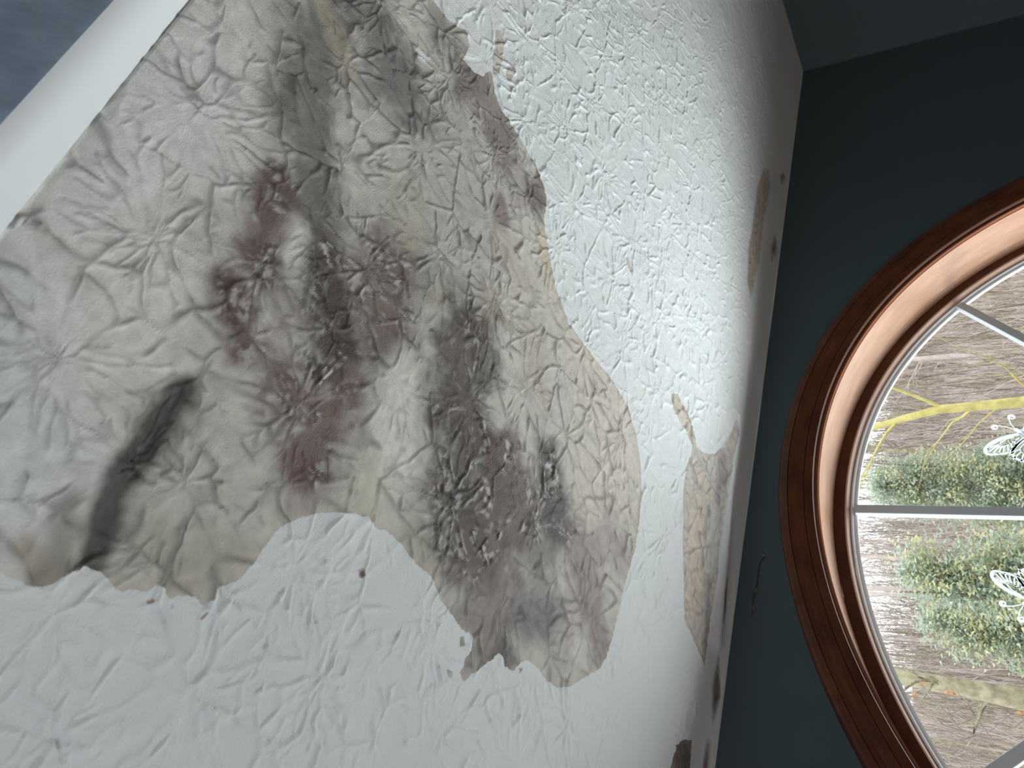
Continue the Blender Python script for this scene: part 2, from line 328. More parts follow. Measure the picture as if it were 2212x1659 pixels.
soft = np.full(len(X), 0.0007)              # how gradually each stain fades out
for pts, r, w in [([(1568, 950), (1560, 1240), (1553, 1345), (1540, 1480), (1525, 1690)], 22, 0.007), ([(1660, 380), (1640, 480), (1630, 640)], 30, 0.012), ([(1692, 380), (1668, 540)], 20, 0.014), ([(912, 118)], 30, 0.004)]:
    dd, mpp = seg_dist(pts); soft += w * sstep(1.0, 0.4, dd / (r * mpp))
tone = np.empty((len(X), 3)); tone[:] = (0.58, 0.55, 0.50)
wet = np.zeros(len(X))
bl = fbm(X * 26, Y * 26, 4, 71); bl2 = fbm(X * 60, Y * 60, 3, 75)
strokes = [  # path, radius px, colour, strength, wetness
    ([(-200, 300), (-100, 800), (-100, 1100)], 330, (0.70, 0.71, 0.70), 0.95, 0), ([(60, 620), (60, 900)], 170, (0.66, 0.67, 0.655), 0.8, 0),
    ([(350, 40), (280, 260), (150, 420)], 170, (0.72, 0.715, 0.69), 0.92, 0), ([(250, 760), (330, 600)], 160, (0.72, 0.71, 0.67), 0.88, 0),
    ([(470, 60), (460, 300)], 130, (0.66, 0.65, 0.62), 0.85, 0), ([(480, 1000), (560, 1060)], 100, (0.55, 0.53, 0.48), 0.6, 0),
    ([(950, 250), (1000, 420), (930, 520)], 150, (0.43, 0.405, 0.375), 0.8, 0),
    ([(690, -30), (690, 130), (650, 260), (690, 430)], 75, (0.17, 0.165, 0.155), 0.85, 0.1), ([(800, 40), (830, 120), (860, 190)], 75, (0.19, 0.18, 0.175), 0.8, 0),
    ([(690, 0), (720, 60), (745, 140)], 32, (0.46, 0.41, 0.32), 0.6, 0), ([(960, 60), (1000, 150)], 45, (0.26, 0.235, 0.215), 0.7, 0),
    ([(1040, 210), (1075, 270)], 55, (0.24, 0.20, 0.195), 0.75, 0.1), ([(1090, 330), (1120, 400)], 50, (0.36, 0.31, 0.29), 0.6, 0), ([(1162, 425)], 32, (0.16, 0.12, 0.12), 0.8, 0.2), ([(1080, 440), (1085, 470)], 20, (0.20, 0.15, 0.15), 0.7, 0.2),
    ([(870, 420), (880, 500)], 38, (0.50, 0.46, 0.37), 0.6, 0), ([(720, 440), (760, 560)], 60, (0.40, 0.375, 0.34), 0.6, 0),
    ([(590, 410), (575, 480), (560, 560)], 42, (0.17, 0.125, 0.12), 0.9, 0.5), ([(490, 620), (520, 760)], 40, (0.17, 0.115, 0.11), 0.9, 0.5), ([(600, 620), (640, 700)], 50, (0.30, 0.26, 0.24), 0.6, 0.4),
    ([(700, 560), (705, 640), (720, 740), (690, 790)], 48, (0.10, 0.085, 0.08), 0.92, 0.8), ([(830, 580), (800, 720)], 68, (0.19, 0.16, 0.15), 0.85, 0.6), ([(900, 600), (880, 740)], 45, (0.30, 0.275, 0.24), 0.6, 0.5),
    ([(610, 830), (690, 930), (660, 970)], 68, (0.16, 0.11, 0.105), 0.9, 0.8), ([(740, 830)], 45, (0.20, 0.15, 0.14), 0.8, 0.6), ([(650, 1030)], 60, (0.34, 0.29, 0.275), 0.6, 0.1),
    ([(850, 830), (840, 940), (860, 1000)], 58, (0.66, 0.645, 0.59), 0.9, 0), ([(790, 1030), (780, 1080)], 55, (0.55, 0.52, 0.43), 0.75, 0), ([(930, 640)], 35, (0.45, 0.41, 0.33), 0.6, 0.3),
    ([(1010, 740), (985, 830), (1000, 950), (1000, 1080)], 74, (0.125, 0.108, 0.10), 0.92, 0.45), ([(960, 1080), (1010, 1160)], 60, (0.14, 0.12, 0.11), 0.85, 0.7),
    ([(1060, 660)], 42, (0.33, 0.28, 0.22), 0.7, 0), ([(980, 690), (990, 720)], 25, (0.26, 0.25, 0.24), 0.7, 0),
    ([(1080, 1020), (1110, 1140), (1150, 1140)], 62, (0.12, 0.085, 0.075), 0.9, 1.0), ([(1180, 1000), (1190, 1060), (1200, 1130)], 36, (0.085, 0.068, 0.062), 0.95, 0.9),
    ([(1040, 1250), (1060, 1350)], 95, (0.25, 0.22, 0.21), 0.8, 0.2), ([(1040, 1190)], 55, (0.17, 0.13, 0.12), 0.8, 0.9), ([(900, 1150), (920, 1200)], 50, (0.42, 0.39, 0.34), 0.7, 0),
    ([(1155, 1200), (1160, 1260)], 38, (0.36, 0.33, 0.315), 0.8, 0), ([(1130, 1340), (1180, 1330)], 48, (0.24, 0.225, 0.235), 0.8, 0), ([(1090, 1420)], 34, (0.20, 0.175, 0.175), 0.8, 0),
    ([(1250, 1180), (1270, 1300)], 60, (0.32, 0.26, 0.255), 0.75, 0.1), ([(1290, 1340), (1300, 1400)], 32, (0.32, 0.27, 0.265), 0.8, 0.1), ([(1230, 1320), (1210, 1420)], 38, (0.50, 0.445, 0.42), 0.7, 0), ([(1245, 1405)], 18, (0.70, 0.66, 0.62), 0.8, 0),
    ([(1310, 880), (1320, 1020), (1290, 1090)], 90, (0.66, 0.595, 0.525), 0.9, 0), ([(1230, 700), (1270, 820)], 60, (0.60, 0.54, 0.475), 0.85, 0), ([(1150, 720), (1160, 830)], 55, (0.50, 0.45, 0.405), 0.8, 0),
    ([(1310, 1140), (1340, 1200)], 45, (0.43, 0.37, 0.36), 0.7, 0), ([(1175, 530), (1195, 600)], 34, (0.60, 0.53, 0.42), 0.8, 0), ([(1100, 540), (1120, 600)], 50, (0.50, 0.45, 0.40), 0.7, 0),
    ([(410, 830), (370, 880), (330, 940), (270, 1030), (235, 1110), (200, 1220)], 34, (0.10, 0.095, 0.088), 0.92, 0.1), ([(400, 850), (340, 910)], 42, (0.14, 0.125, 0.105), 0.6, 0.1),
    ([(150, 1140), (120, 1230)], 45, (0.27, 0.25, 0.215), 0.75, 0), ([(50, 1180), (90, 1230)], 42, (0.46, 0.39, 0.31), 0.7, 0), ([(-20, 1160)], 40, (0.36, 0.33, 0.32), 0.6, 0),
    ([(330, 1150), (400, 1240), (480, 1180)], 70, (0.47, 0.44, 0.385), 0.8, 0), ([(300, 900), (330, 860)], 40, (0.42, 0.40, 0.36), 0.5, 0),
    ([(1510, 1050), (1500, 1300)], 40, (0.64, 0.56, 0.48), 0.95, 0), ([(1560, 990), (1548, 1080)], 12, (0.36, 0.31, 0.30), 0.85, 0), ([(1530, 1260), (1522, 1400)], 10, (0.38, 0.33, 0.31), 0.8, 0),
    ([(1460, 870), (1490, 940)], 16, (0.60, 0.53, 0.45), 0.9, 0), ([(1562, 1260), (1556, 1340), (1545, 1440), (1540, 1540)], 14, (0.20, 0.17, 0.15), 0.9, 0), ([(1470, 1640), (1520, 1660)], 40, (0.20, 0.15, 0.145), 0.9, 0),
    ([(1645, 400), (1620, 600)], 40, (0.50, 0.43, 0.37), 0.9, 0), ([(1690, 382), (1668, 540)], 8, (0.20, 0.19, 0.175), 0.8, 0), ([(780, 1240)], 6, (0.16, 0.11, 0.08), 0.9, 0), ([(320, 1301), (440, 1330)], 8, (0.45, 0.33, 0.22), 0.7, 0)]
light_last = [s_ for s_ in strokes if s_[0][0] in ((850, 830), (790, 1030), (1155, 1200), (1230, 1320), (1245, 1405), (690, 0), (870, 420))]
dark = sorted([s_ for s_ in strokes if s_ not in light_last], key=lambda s_: -min(sum(s_[2]), 1.0) if sum(s_[2]) < 1.0 else -1.0)
for pts, r, col, st, wt in dark + light_last:
    if sum(col) < 0.75: r = r * (1.38 if wt > 0.35 else 1.18); col = tuple(c_ * (0.42 + 0.75 * sum(col)) for c_ in col); col = (col[0] * (1 + 0.22 * wt), col[1], col[2] * (1 - 0.10 * wt))
    dd, mpp = seg_dist(pts)
    w = np.clip(1.3 - dd / (r * mpp) + 0.8 * (bl - 0.5) + 0.6 * (bl2 - 0.5), 0, 1); w = w * w * (3 - 2 * w) * st
    tone = tone * (1 - w[:, None]) + np.array(col) * w[:, None]; wet = wet * (1 - w) + wt * w
tone *= (0.90 + 0.34 * fbm(X * 120, Y * 120, 3, 81) + 0.16 * (streak - 0.5))[:, None]
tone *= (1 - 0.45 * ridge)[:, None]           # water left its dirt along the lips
rim = np.exp(-np.clip(sdf, 0, 1) / 0.005)[:, None] * 0.30
tone = tone * (1 - rim) + tone * np.array([0.86, 0.76, 0.60]) * rim
# chalky bloom that dried out on the plaster lips of the wet parts
bloom = np.clip(np.exp(-((edge - 0.0024) / 0.0016) ** 2) * gate * 1.1, 0, 1) * np.clip(wet * 1.5, 0, 1) * sstep(0.42, 0.62, fbm(X * 200, Y * 200, 2, 85))
tone = tone * (1 - 0.85 * bloom[:, None]) + np.array([0.62, 0.60, 0.57]) * 0.85 * bloom[:, None]

k = N('stained_stomped_ceiling_paint')
at_s = k.n('ShaderNodeAttribute', attribute_name='stain'); at_t = k.n('ShaderNodeAttribute', attribute_name='tone'); at_w = k.n('ShaderNodeAttribute', attribute_name='wet')
oc = k.coord('Object'); nz = k.noise(130, 4, oc)
sd_n = k.math('ADD', at_s.outputs['Fac'], k.math('MULTIPLY', k.math('SUBTRACT', nz.outputs[0], 0.5), 0.007))
mr = k.n('ShaderNodeMapRange', interpolation_type='SMOOTHSTEP'); at_f = k.n('ShaderNodeAttribute', attribute_name='soft')
k.l(k.math('MULTIPLY', at_f.outputs['Fac'], -1.0), mr.inputs[1]); k.l(at_f.outputs['Fac'], mr.inputs[2])
k.l(sd_n, mr.inputs[0])
white = k.ramp(k.noise(7, 3, oc).outputs[0], [(0.3, (0.77, 0.80, 0.80)), (0.7, (0.81, 0.83, 0.83))])
k.l(k.mix(mr.outputs[0], white, at_t.outputs['Color']), k.b.inputs['Base Color'])
wm = k.math('MULTIPLY', at_w.outputs['Fac'], mr.outputs[0])
mr2 = k.n('ShaderNodeMapRange'); mr2.inputs[3].default_value = 0.75; mr2.inputs[4].default_value = 0.36
k.l(wm, mr2.inputs[0]); k.l(mr2.outputs[0], k.b.inputs['Roughness'])
k.b.inputs['Specular IOR Level'].default_value = 0.28
k.bump(k.noise(560, 4, oc).outputs[0], 0.8, 0.0009)
M_ceil = k.m

pos = np.stack([X, Y, CAMZ + ZC + SLOPE * (D - Y)], 1)
taper = sstep(0, 0.004, np.minimum(D - Y, 9))             # meets the wall cleanly
bi = np.repeat(np.arange(NB), NA); taper = taper * np.minimum(1, bi / 4.0)
pos += CN[None, :] * (hgt * taper)[:, None]; pos[:, 2] -= cove * abs(CN[2])
base_n = len(pos)
extra = [(XL, header_y(XL)), (XL, D), (Hx[0], Hy[0]), (Bx[0], By[0]), (Hx[-1], Hy[-1]), (Bx[-1], By[-1])]
hx2 = 3.9; ex2 = (np.array([XR, D]) + sd * 1.9)
extra += [(hx2, header_y(hx2)), tuple(ex2)]
pos = np.vstack([pos, [(x, y, CAMZ + cz(x, y)) for x, y in extra]])
fi = (np.arange(NB - 1)[:, None] * NA + np.arange(NA - 1)[None, :]).ravel()
quads = np.stack([fi, fi + NA, fi + NA + 1, fi + 1], 1)
b = base_n
quads = np.vstack([quads, [[b, b + 1, b + 3, b + 2], [b + 4, b + 5, b + 7, b + 6]]])
me = bpy.data.meshes.new('ceiling')
me.vertices.add(len(pos)); me.vertices.foreach_set('co', pos.astype(np.float32).ravel())
me.loops.add(len(quads) * 4); me.loops.foreach_set('vertex_index', quads.astype(np.int32).ravel())
me.polygons.add(len(quads)); me.polygons.foreach_set('loop_start', np.arange(0, len(quads) * 4, 4, dtype=np.int32))
me.polygons.foreach_set('use_smooth', np.ones(len(quads), bool))
me.update(calc_edges=True)
pad = len(pos) - base_n
for nm, arr in (('stain', sdf), ('wet', wet), ('soft', soft)):
    at = me.attributes.new(nm, 'FLOAT', 'POINT')
    at.data.foreach_set('value', np.concatenate([arr, np.full(pad, {'stain': -1.0, 'wet': 0.0, 'soft': 0.001}[nm])]).astype(np.float32))
at = me.attributes.new('tone', 'FLOAT_COLOR', 'POINT')
at.data.foreach_set('color', np.concatenate([np.hstack([tone, np.ones((base_n, 1))]), np.full((pad, 4), 0.6)]).astype(np.float32).ravel())
me.materials.append(M_ceil)
ceiling = bpy.data.objects.new('ceiling', me); C.objects.link(ceiling)
struct(ceiling, 'white stomp-textured sloping ceiling with a large brown water stain')

# ------------------------------------------------------------------ header: slanted smooth face, rounded, then the lower room ceiling
hd = np.array([H1[0] - H0[0], H1[1] - H0[1]]); hd /= np.linalg.norm(hd); hn = np.array([hd[1], -hd[0]])
if hn[1] > 0: hn = -hn
prof = [(0, 0.0)]; x0 = z0 = 0.0
for i in range(1, 41):                    # slants down towards the room, rounds over, then turns up behind the header
    u = i / 40 * 0.085
    sl = np.interp(u, [0, 0.026, 0.040, 0.056, 0.085], [48, 36, 12, -30, -38])
    x0 += 0.085 / 40 * math.cos(math.radians(sl)); z0 -= 0.085 / 40 * math.sin(math.radians(sl)); prof.append((x0, z0))
def header_strip(name, pr, mat):
    vs_, fs = [], []
    xs = [XL, 0.0, 0.4, 0.8, 3.9]
    for x in xs:
        y = header_y(x); zb = CAMZ + cz(x, y)
        for u, w in pr: vs_.append((x + hn[0] * u, y + hn[1] * u, zb + w))
    n = len(pr)
    for i in range(len(xs) - 1):
        for j in range(n - 1): fs.append((i * n + j, i * n + j + 1, (i + 1) * n + j + 1, (i + 1) * n + j))
    return mesh_obj(name, vs_, fs, mat, None, True)
prof2 = prof[24:]; prof = prof[:25]  # the header's turned-up back takes the shade-darkened blue too
struct(header_strip('trim_1', prof, M_trim), 'smooth white slanted header edge beside the stained ceiling')
lastp = prof2[-1]
struct(header_strip('ceiling_room', prof2 + [(lastp[0] + 0.25, lastp[1] + 0.195), (lastp[0] + 0.6, lastp[1] + 0.27), (lastp[0] + 3.9, lastp[1] + 0.27)], M_ceil2), 'lower bluish room ceiling beyond the white header')

# ------------------------------------------------------------------ walls and floor
XW, ZW = 1.01, -0.86                    # centre of the arch on the window wall
SILL = -1.42
RO = 1.05                               # rough opening
def window_wall():
    vs_, fs = [], []
    def q(x0, z0, x1, z1):
        b = len(vs_); vs_.extend([(x0, D, CAMZ + z0), (x1, D, CAMZ + z0), (x1, D, CAMZ + z1), (x0, D, CAMZ + z1)]); fs.append((b, b + 1, b + 2, b + 3))
    top = ZC + 0.02
    q(XL, -CAMZ, XW - RO, top); q(XW + RO, -CAMZ, XR + 0.02, top); q(XW - RO, -CAMZ, XW + RO, SILL - 0.03)
    n = 96
    for i in range(n):
        p, r = math.pi * (1 - i / n), math.pi * (1 - (i + 1) / n)
        x0, x1 = XW + RO * math.cos(p), XW + RO * math.cos(r)
        b = len(vs_); vs_.extend([(x0, D, CAMZ + ZW + RO * math.sin(p)), (x1, D, CAMZ + ZW + RO * math.sin(r)), (x1, D, CAMZ + top), (x0, D, CAMZ + top)])
        fs.append((b, b + 1, b + 2, b + 3))
    return mesh_obj('wall_back', vs_, fs, M_teal)
wall = struct(window_wall(), 'dark teal painted wall around the arched window')
def vwall(name, p, q, z0, z1, mat=M_teal):
    return struct(mesh_obj(name, [(p[0], p[1], z0), (q[0], q[1], z0), (q[0], q[1], z1), (p[0], p[1], z1)], [(0, 1, 2, 3)], mat))
swe = np.array([XR, D]) + sd * 1.95
o = mesh_obj('wall_right', [(XR, D, 0), (*swe, 0), (swe[0], -3.6, 0), (swe[0], -3.6, 2.7), (*swe, CAMZ + cz(*swe) + 0.02), (XR, D, CAMZ + ZC + 0.02)],
             [(0, 1, 4, 5), (1, 2, 3, 4)], M_teal); struct(o, 'dark teal side wall meeting the ceiling at the corner')
# left wall with an opening added out of view for the fill lamp
vs_, fs = [], []
for (y0, y1, z0, z1) in [(-3.6, -1.85, 0, 2.7), (-0.55, D, 0, 2.7), (-1.85, -0.55, 0, 0.65), (-1.85, -0.55, 2.05, 2.7)]:
    b = len(vs_); vs_ += [(XL, y0, z0), (XL, y1, z0), (XL, y1, z1), (XL, y0, z1)]; fs.append((b, b + 1, b + 2, b + 3))
struct(mesh_obj('wall_left', vs_, fs, M_teal))
vwall('wall_front', (XL, -3.6), (4.2, -3.6), 0, 2.7)
struct(mesh_obj('floor', [(XL, -3.6, 0), (4.4, -3.6, 0), (4.4, D, 0), (XL, D, 0)], [(0, 1, 2, 3)], M_floor))
# a fine bead of caulk down the corner
P = [at_wall(1735, 155), at_wall(2212, 30)]
tr_v, tr_f = [], []
cr = 0.004
for zz in (0.0, CAMZ + ZC):
    for t in range(5):
        an = math.pi + t / 4 * math.pi / 2
        tr_v.append((XR - 0.0035 + cr * math.cos(an) * 0.9 + 0.003, D - 0.0035 + cr * math.sin(an) * 0.9 + 0.003, zz))
for t in range(4): tr_f.append((t, t + 1, t + 6, t + 5))
struct(mesh_obj('trim_2', tr_v, tr_f, M_teal, None, True), 'thin painted caulk bead running down the dark corner')

# cracked, chipped paint on the teal wall beside the casing
crk = [(1648, 1194), (1650, 1204), (1643, 1212), (1640, 1226), (1637, 1244), (1635, 1262), (1631, 1272), (1628, 1284), (1626, 1296), (1627, 1310), (1626, 1322), (1621, 1336)]
wid = [2, 5, 3, 4, 3, 3, 5, 6, 3, 4, 4, 1]
vs_, fs = [], []
for i, (p, w) in enumerate(zip(crk, wid)):
    a, b_ = at_wall(p[0] - w * 0.5, p[1], -0.0012), at_wall(p[0] + w * 0.5, p[1] + random.uniform(-2, 2), -0.0016)
    vs_ += [(*a[:2], a[2] + CAMZ), (*b_[:2], b_[2] + CAMZ)]
    if i: fs.append((2 * i - 2, 2 * i - 1, 2 * i + 1, 2 * i))
o = mesh_obj('paint_crack', vs_, fs, M_crack, wall); o['label'] = 'dark crack with chipped paint'
for (px, py, w, h) in [(1650, 1200, 4, 4), (1632, 1275, 4, 7), (1627, 1316, 3, 7)]:
    pts = []
    for i in range(7):
        an = i / 7 * 2 * math.pi; rr_ = random.uniform(0.6, 1.1)
        p = at_wall(px + w * rr_ * math.cos(an), py + h * rr_ * math.sin(an), -0.003 - 0.002 * random.random()); pts.append((*p[:2], p[2] + CAMZ))
    c_ = at_wall(px, py, -0.001); pts.append((*c_[:2], c_[2] + CAMZ))
    o = mesh_obj('paint_chip', pts, [(i, (i + 1) % 7, 7) for i in range(7)], M_chip, wall); o['label'] = 'lifted chip of paint'

# ------------------------------------------------------------------ the arched window
win = empty('window_1', (XW, D, CAMZ + ZW)); struct(win, 'arched window with reddish brown wooden casing and radiating white grille bars')
def rel(v): return (v[0] - XW, v[1] - D, v[2] - CAMZ - ZW)
path = [(-1, 0, SILL - ZW)] + [(math.cos(math.pi * (1 - i / 120)), math.sin(math.pi * (1 - i / 120)), 0.0) for i in range(121)] + [(1, 0, SILL - ZW)]
def sweep(name, pr, mat, closed=True, parent=win):
    vs_, fs = [], []
    n = len(pr)
    for nx, nz_, bz in path:
        for R, d in pr: vs_.append((nx * R, d, bz + nz_ * R))
    for i in range(len(path) - 1):
        for j in range(n if closed else n - 1):
            j2 = (j + 1) % n
            fs.append((i * n + j, i * n + j2, (i + 1) * n + j2, (i + 1) * n + j))
    o = mesh_obj(name, vs_, fs, mat, parent)
    recalc(o)
    return o
sweep('casing', [(1.112, 0.001), (1.112, -0.031), (1.110, -0.034), (1.106, -0.035), (1.0965, -0.035), (1.0955, -0.0325), (1.0945, -0.0345),
                 (1.086, -0.032), (1.078, -0.0275), (1.071, -0.0245), (1.0685, -0.024), (1.0675, -0.0215), (1.0665, -0.0235), (1.058, -0.021),
                 (1.052, -0.019), (1.0505, -0.016), (1.0500, 0.001)], M_wood)
sweep('jamb_edge', [(1.0520, -0.006), (1.0465, -0.008), (1.0435, -0.007), (1.0430, 0.0030), (1.0520, 0.0030)], M_edge)
sweep('jamb', [(1.125, 0.002), (1.0420, 0.002), (1.0420, 0.007), (1.0415, 0.016), (1.0405, 0.030), (1.0390, 0.050), (1.0365, 0.070), (1.0330, 0.088), (1.0275, 0.103), (1.0272, 0.14), (1.125, 0.14)], M_jamb)
sweep('stop', [(1.0270, 0.1045), (1.0065, 0.1045), (1.0065, 0.139), (1.0270, 0.139)], M_wood)
sweep('sash', [(1.0063, 0.106), (1.0035, 0.1075), (0.9965, 0.120), (0.9965, 0.139), (1.0063, 0.139)], M_sash)
sweep('glazing_bead', [(0.9963, 0.118), (0.9935, 0.117), (0.9915, 0.119), (0.9895, 0.1225), (0.9865, 0.1215), (0.984, 0.123), (0.984, 0.131), (0.9963, 0.131)], M_white)
o = mesh_obj('sill', [(x, y, z) for z in (SILL - ZW - 0.03, SILL - ZW) for x, y in ((-1.13, -0.06), (1.13, -0.06), (1.13, 0.14), (-1.13, 0.14))],
             [(3, 2, 1, 0), (4, 5, 6, 7), (0, 1, 5, 4), (1, 2, 6, 5), (2, 3, 7, 6), (3, 0, 4, 7)], M_wood, win)
DG = 0.126
def gp(px, py, d=DG): v = at_wall(px, py, d); return np.array([v[0] - XW, v[2] - ZW])
def line_hit(p, q):          # the spoke's own line: where it meets the arch and where it meets the vertical bar
    d = (q - p) / np.linalg.norm(q - p); bq = p @ d; cq = p @ p - 0.987 ** 2
    t = -bq + math.sqrt(bq * bq - cq)
    s = p + d * t
    if s[1] < p[1] - 1: s = p + d * (-bq - math.sqrt(bq * bq - cq))
    return s
def ends(a, b_):
    p, q = gp(*b_), gp(*a)
    outer = line_hit(p, q); d = (p - q)
    t = -q[0] / d[0]; hub = q + d * t
    return outer, hub
s1, hub1 = ends((2065.5, 662), (2212, 740.5)); s2, hub2 = ends((2150, 1671), (2212, 1628))
hub = np.array([0.0, 0.5 * (hub1[1] + hub2[1])])
print('hub', hub1, hub2, 's', s1, s2)
top = np.array([0.0, 0.987])
def bar(p, q, w=0.021, d0=0.112, d1=0.1245):
    t = (q - p) / np.linalg.norm(q - p); n_ = np.array([-t[1], t[0]])
    sec = [(-w / 2, d1), (-w / 2, d0 + 0.001), (-w / 2 + 0.001, d0), (w / 2 - 0.001, d0), (w / 2, d0 + 0.001), (w / 2, d1)]
    vs_ = [(*(e + n_ * s), dd) for e in (p, q) for s, dd in sec]
    vs_ = [(v[0], v[2], v[1]) for v in vs_]
    n = len(sec); fs = [(j, (j + 1) % n, n + (j + 1) % n, n + j) for j in range(n)] + [tuple(range(n - 1, -1, -1)), tuple(range(n, 2 * n))]
    return recalc(mesh_obj('grille_bar', vs_, fs, M_bar, win))
Lh, Rh = np.array([-math.sqrt(0.987 ** 2 - hub[1] ** 2), hub[1]]), np.array([math.sqrt(0.987 ** 2 - hub[1] ** 2), hub[1]])
for p, q in ((hub, top), (hub1, s1), (hub2, s2), (Lh, Rh), (np.array([0, SILL - ZW]), hub)): bar(np.array(p, float), np.array(q, float))
def pane(poly):
    n = len(poly); vs_ = [(p[0], DG, p[1]) for p in poly]
    return mesh_obj('pane', vs_, [tuple(range(n))], M_glass, win)
def arc(p, q, R=0.985):
    a, b_ = math.atan2(p[1], p[0]), math.atan2(q[1], q[0])
    return [(R * math.cos(a + (b_ - a) * i / 24), R * math.sin(a + (b_ - a) * i / 24)) for i in range(25)]
for p, q in ((Rh, s1), (s1, top), (top, s2), (s2, Lh)): pane([tuple(hub)] + arc(p, q))
zb = SILL - ZW
pane([(0, zb), (0.985, zb), (0.985, 0)] + arc(np.array([1, 0.0]), Rh)[1:] + [(0, hub[1])])
pane([(0, zb), (0, hub[1])] + arc(Lh, np.array([-1, 1e-9]))[:-1] + [(-0.985, 0), (-0.985, zb)])

# ------------------------------------------------------------------ butterfly window stickers (flat vinyl on the pane)
def strip(pts, w, close=False):
    """thin flat ribbon along a 2-D polyline; w a number or a list"""
    pts = [np.array(p, float) for p in pts]; n = len(pts); L, Rr = [], []
    for i in range(n):
        a = pts[(i - 1) % n] if (close or i) else pts[i]; b_ = pts[(i + 1) % n] if (close or i < n - 1) else pts[i]
        t = (b_ - a) / (np.linalg.norm(b_ - a) + 1e-9); nn = np.array([-t[1], t[0]]); ww = w[i] if isinstance(w, (list, tuple)) else w
        L.append(pts[i] + nn * ww / 2); Rr.append(pts[i] - nn * ww / 2)
    v = [tuple(p) for pr in zip(L, Rr) for p in pr]; m = n if close else n - 1
    return v, [(2 * i, 2 * i + 1, 2 * ((i + 1) % n) + 1, 2 * ((i + 1) % n)) for i in range(m)]
def curve(pts, n=8):      # Catmull-Rom
    P = [np.array(p, float) for p in pts]; P = [2 * P[0] - P[1]] + P + [2 * P[-1] - P[-2]]; out = []
    for i in range(1, len(P) - 2):
        for j in range(n):
            t = j / n; a, b_, c_, d = P[i - 1:i + 3]
            out.append(0.5 * (2 * b_ + (c_ - a) * t + (2 * a - 5 * b_ + 4 * c_ - d) * t * t + (3 * b_ - a - 3 * c_ + d) * t ** 3))
    return out + [P[-2]]
fore = [(0.05, 0.26), (0.40, 0.42), (0.85, 0.50), (1.18, 0.44), (1.32, 0.32), (1.30, 0.20), (1.12, 0.06), (0.92, -0.06), (0.72, -0.08), (0.40, 0.02), (0.05, 0.08)]
hind = [(0.05, 0.02), (0.45, -0.02), (0.78, -0.14), (0.90, -0.36), (0.82, -0.62), (0.62, -0.84), (0.44, -0.88), (0.26, -0.68), (0.05, -0.20)]
def butterfly(center, updir, size, label):
    cxy = gp(*center, d=DG - 0.001); u2 = gp(*updir, d=DG - 0.001) - cxy; u2 /= np.linalg.norm(u2); r2 = np.array([u2[1], -u2[0]])
    root = empty('butterfly_sticker', (XW + cxy[0], D + DG - 0.002, CAMZ + ZW + cxy[1]))
    tag(root, label, 'window sticker', 'white butterfly stickers on the arched window')
    def part(name, polys, depth=0.0):
        vs_, fs = [], []
        for v, f_ in polys:
            b_ = len(vs_)
            for p in v:
                w = (r2 * p[0] + u2 * p[1]) * size; vs_.append((w[0], -0.0004 - depth, w[1]))
            fs += [tuple(b_ + i for i in q) for q in f_]
        o = mesh_obj(name, vs_, fs, M_decal, root)
        md = o.modifiers.new('thickness', 'SOLIDIFY'); md.thickness = 0.0006; md.offset = 0
        return o
    for sx in (1, -1):
        def S(pts): return [(p[0] * sx, p[1]) for p in pts]
        oc_ = curve(S(fore)); n = len(oc_)
        polys = [strip(oc_ + [oc_[0]], [0.075 + 0.06 * math.sin(math.pi * min(1, i / n * 2)) for i in range(n + 1)])]
        polys.append(strip(curve(S([(0.25, 0.30), (0.55, 0.36), (0.80, 0.30), (0.62, 0.18), (0.2, 0.16)])), 0.035))
        for (a, b_) in [((0.80, 0.32), (1.20, 0.38)), ((0.80, 0.28), (1.24, 0.28)), ((0.78, 0.24), (1.22, 0.16)), ((0.72, 0.22), (1.10, 0.06)), ((0.66, 0.20), (0.98, 0.0)), ((0.58, 0.19), (0.84, -0.06)), ((0.48, 0.18), (0.68, -0.06)), ((0.36, 0.17), (0.50, 0.0))]:
            polys.append(strip(curve(S([a, ((a[0] + b_[0]) / 2, (a[1] + b_[1]) / 2 + 0.03), b_]), 4), 0.045))
        part('forewing', polys)
        oc_ = curve(S(hind)); n = len(oc_)
        polys = [strip(oc_ + [oc_[0]], 0.075)]
        polys.append(strip(curve(S([(0.12, -0.08), (0.50, -0.16), (0.60, -0.34), (0.42, -0.44), (0.12, -0.2)])), 0.03))
        for (a, b_) in [((0.55, -0.18), (0.95, -0.16)), ((0.60, -0.28), (1.0, -0.36)), ((0.58, -0.36), (0.92, -0.58)), ((0.52, -0.42), (0.74, -0.80)), ((0.42, -0.44), (0.50, -0.88)), ((0.3, -0.36), (0.32, -0.72))]:
            polys.append(strip([S([a])[0], S([b_])[0]], 0.04))
        part('hindwing', polys)
        sp = [(0.03 * sx, 0.55), (0.10 * sx, 0.75), (0.22 * sx, 0.92)]
        cxs, czs = 0.34 * sx, 0.93
        for i in range(22):
            t = math.pi - i * 0.5 if sx > 0 else i * 0.5; r = 0.115 * (1 - i / 30)
            sp.append((cxs + r * math.cos(t), czs + r * math.sin(t)))
        part('antenna', [strip(sp, [0.03 + 0.012 * min(1, i / 6) for i in range(len(sp))])])
    body = [(0.0, 0.55), (0.07, 0.48), (0.06, 0.40), (0.09, 0.28), (0.09, 0.05), (0.05, -0.30), (0.0, -0.62), (-0.05, -0.30), (-0.09, 0.05), (-0.09, 0.28), (-0.06, 0.40), (-0.07, 0.48)]
    part('body', [(body, [tuple(range(len(body)))])], 0.0007)
butterfly((2222, 946), (2182, 922), 0.063, 'upper white filigree butterfly sticker on the glass, nearest the yellow trunk')
butterfly((2239, 1289), (2205, 1310), 0.054, 'lower white filigree butterfly sticker on the glass, in front of the evergreen')

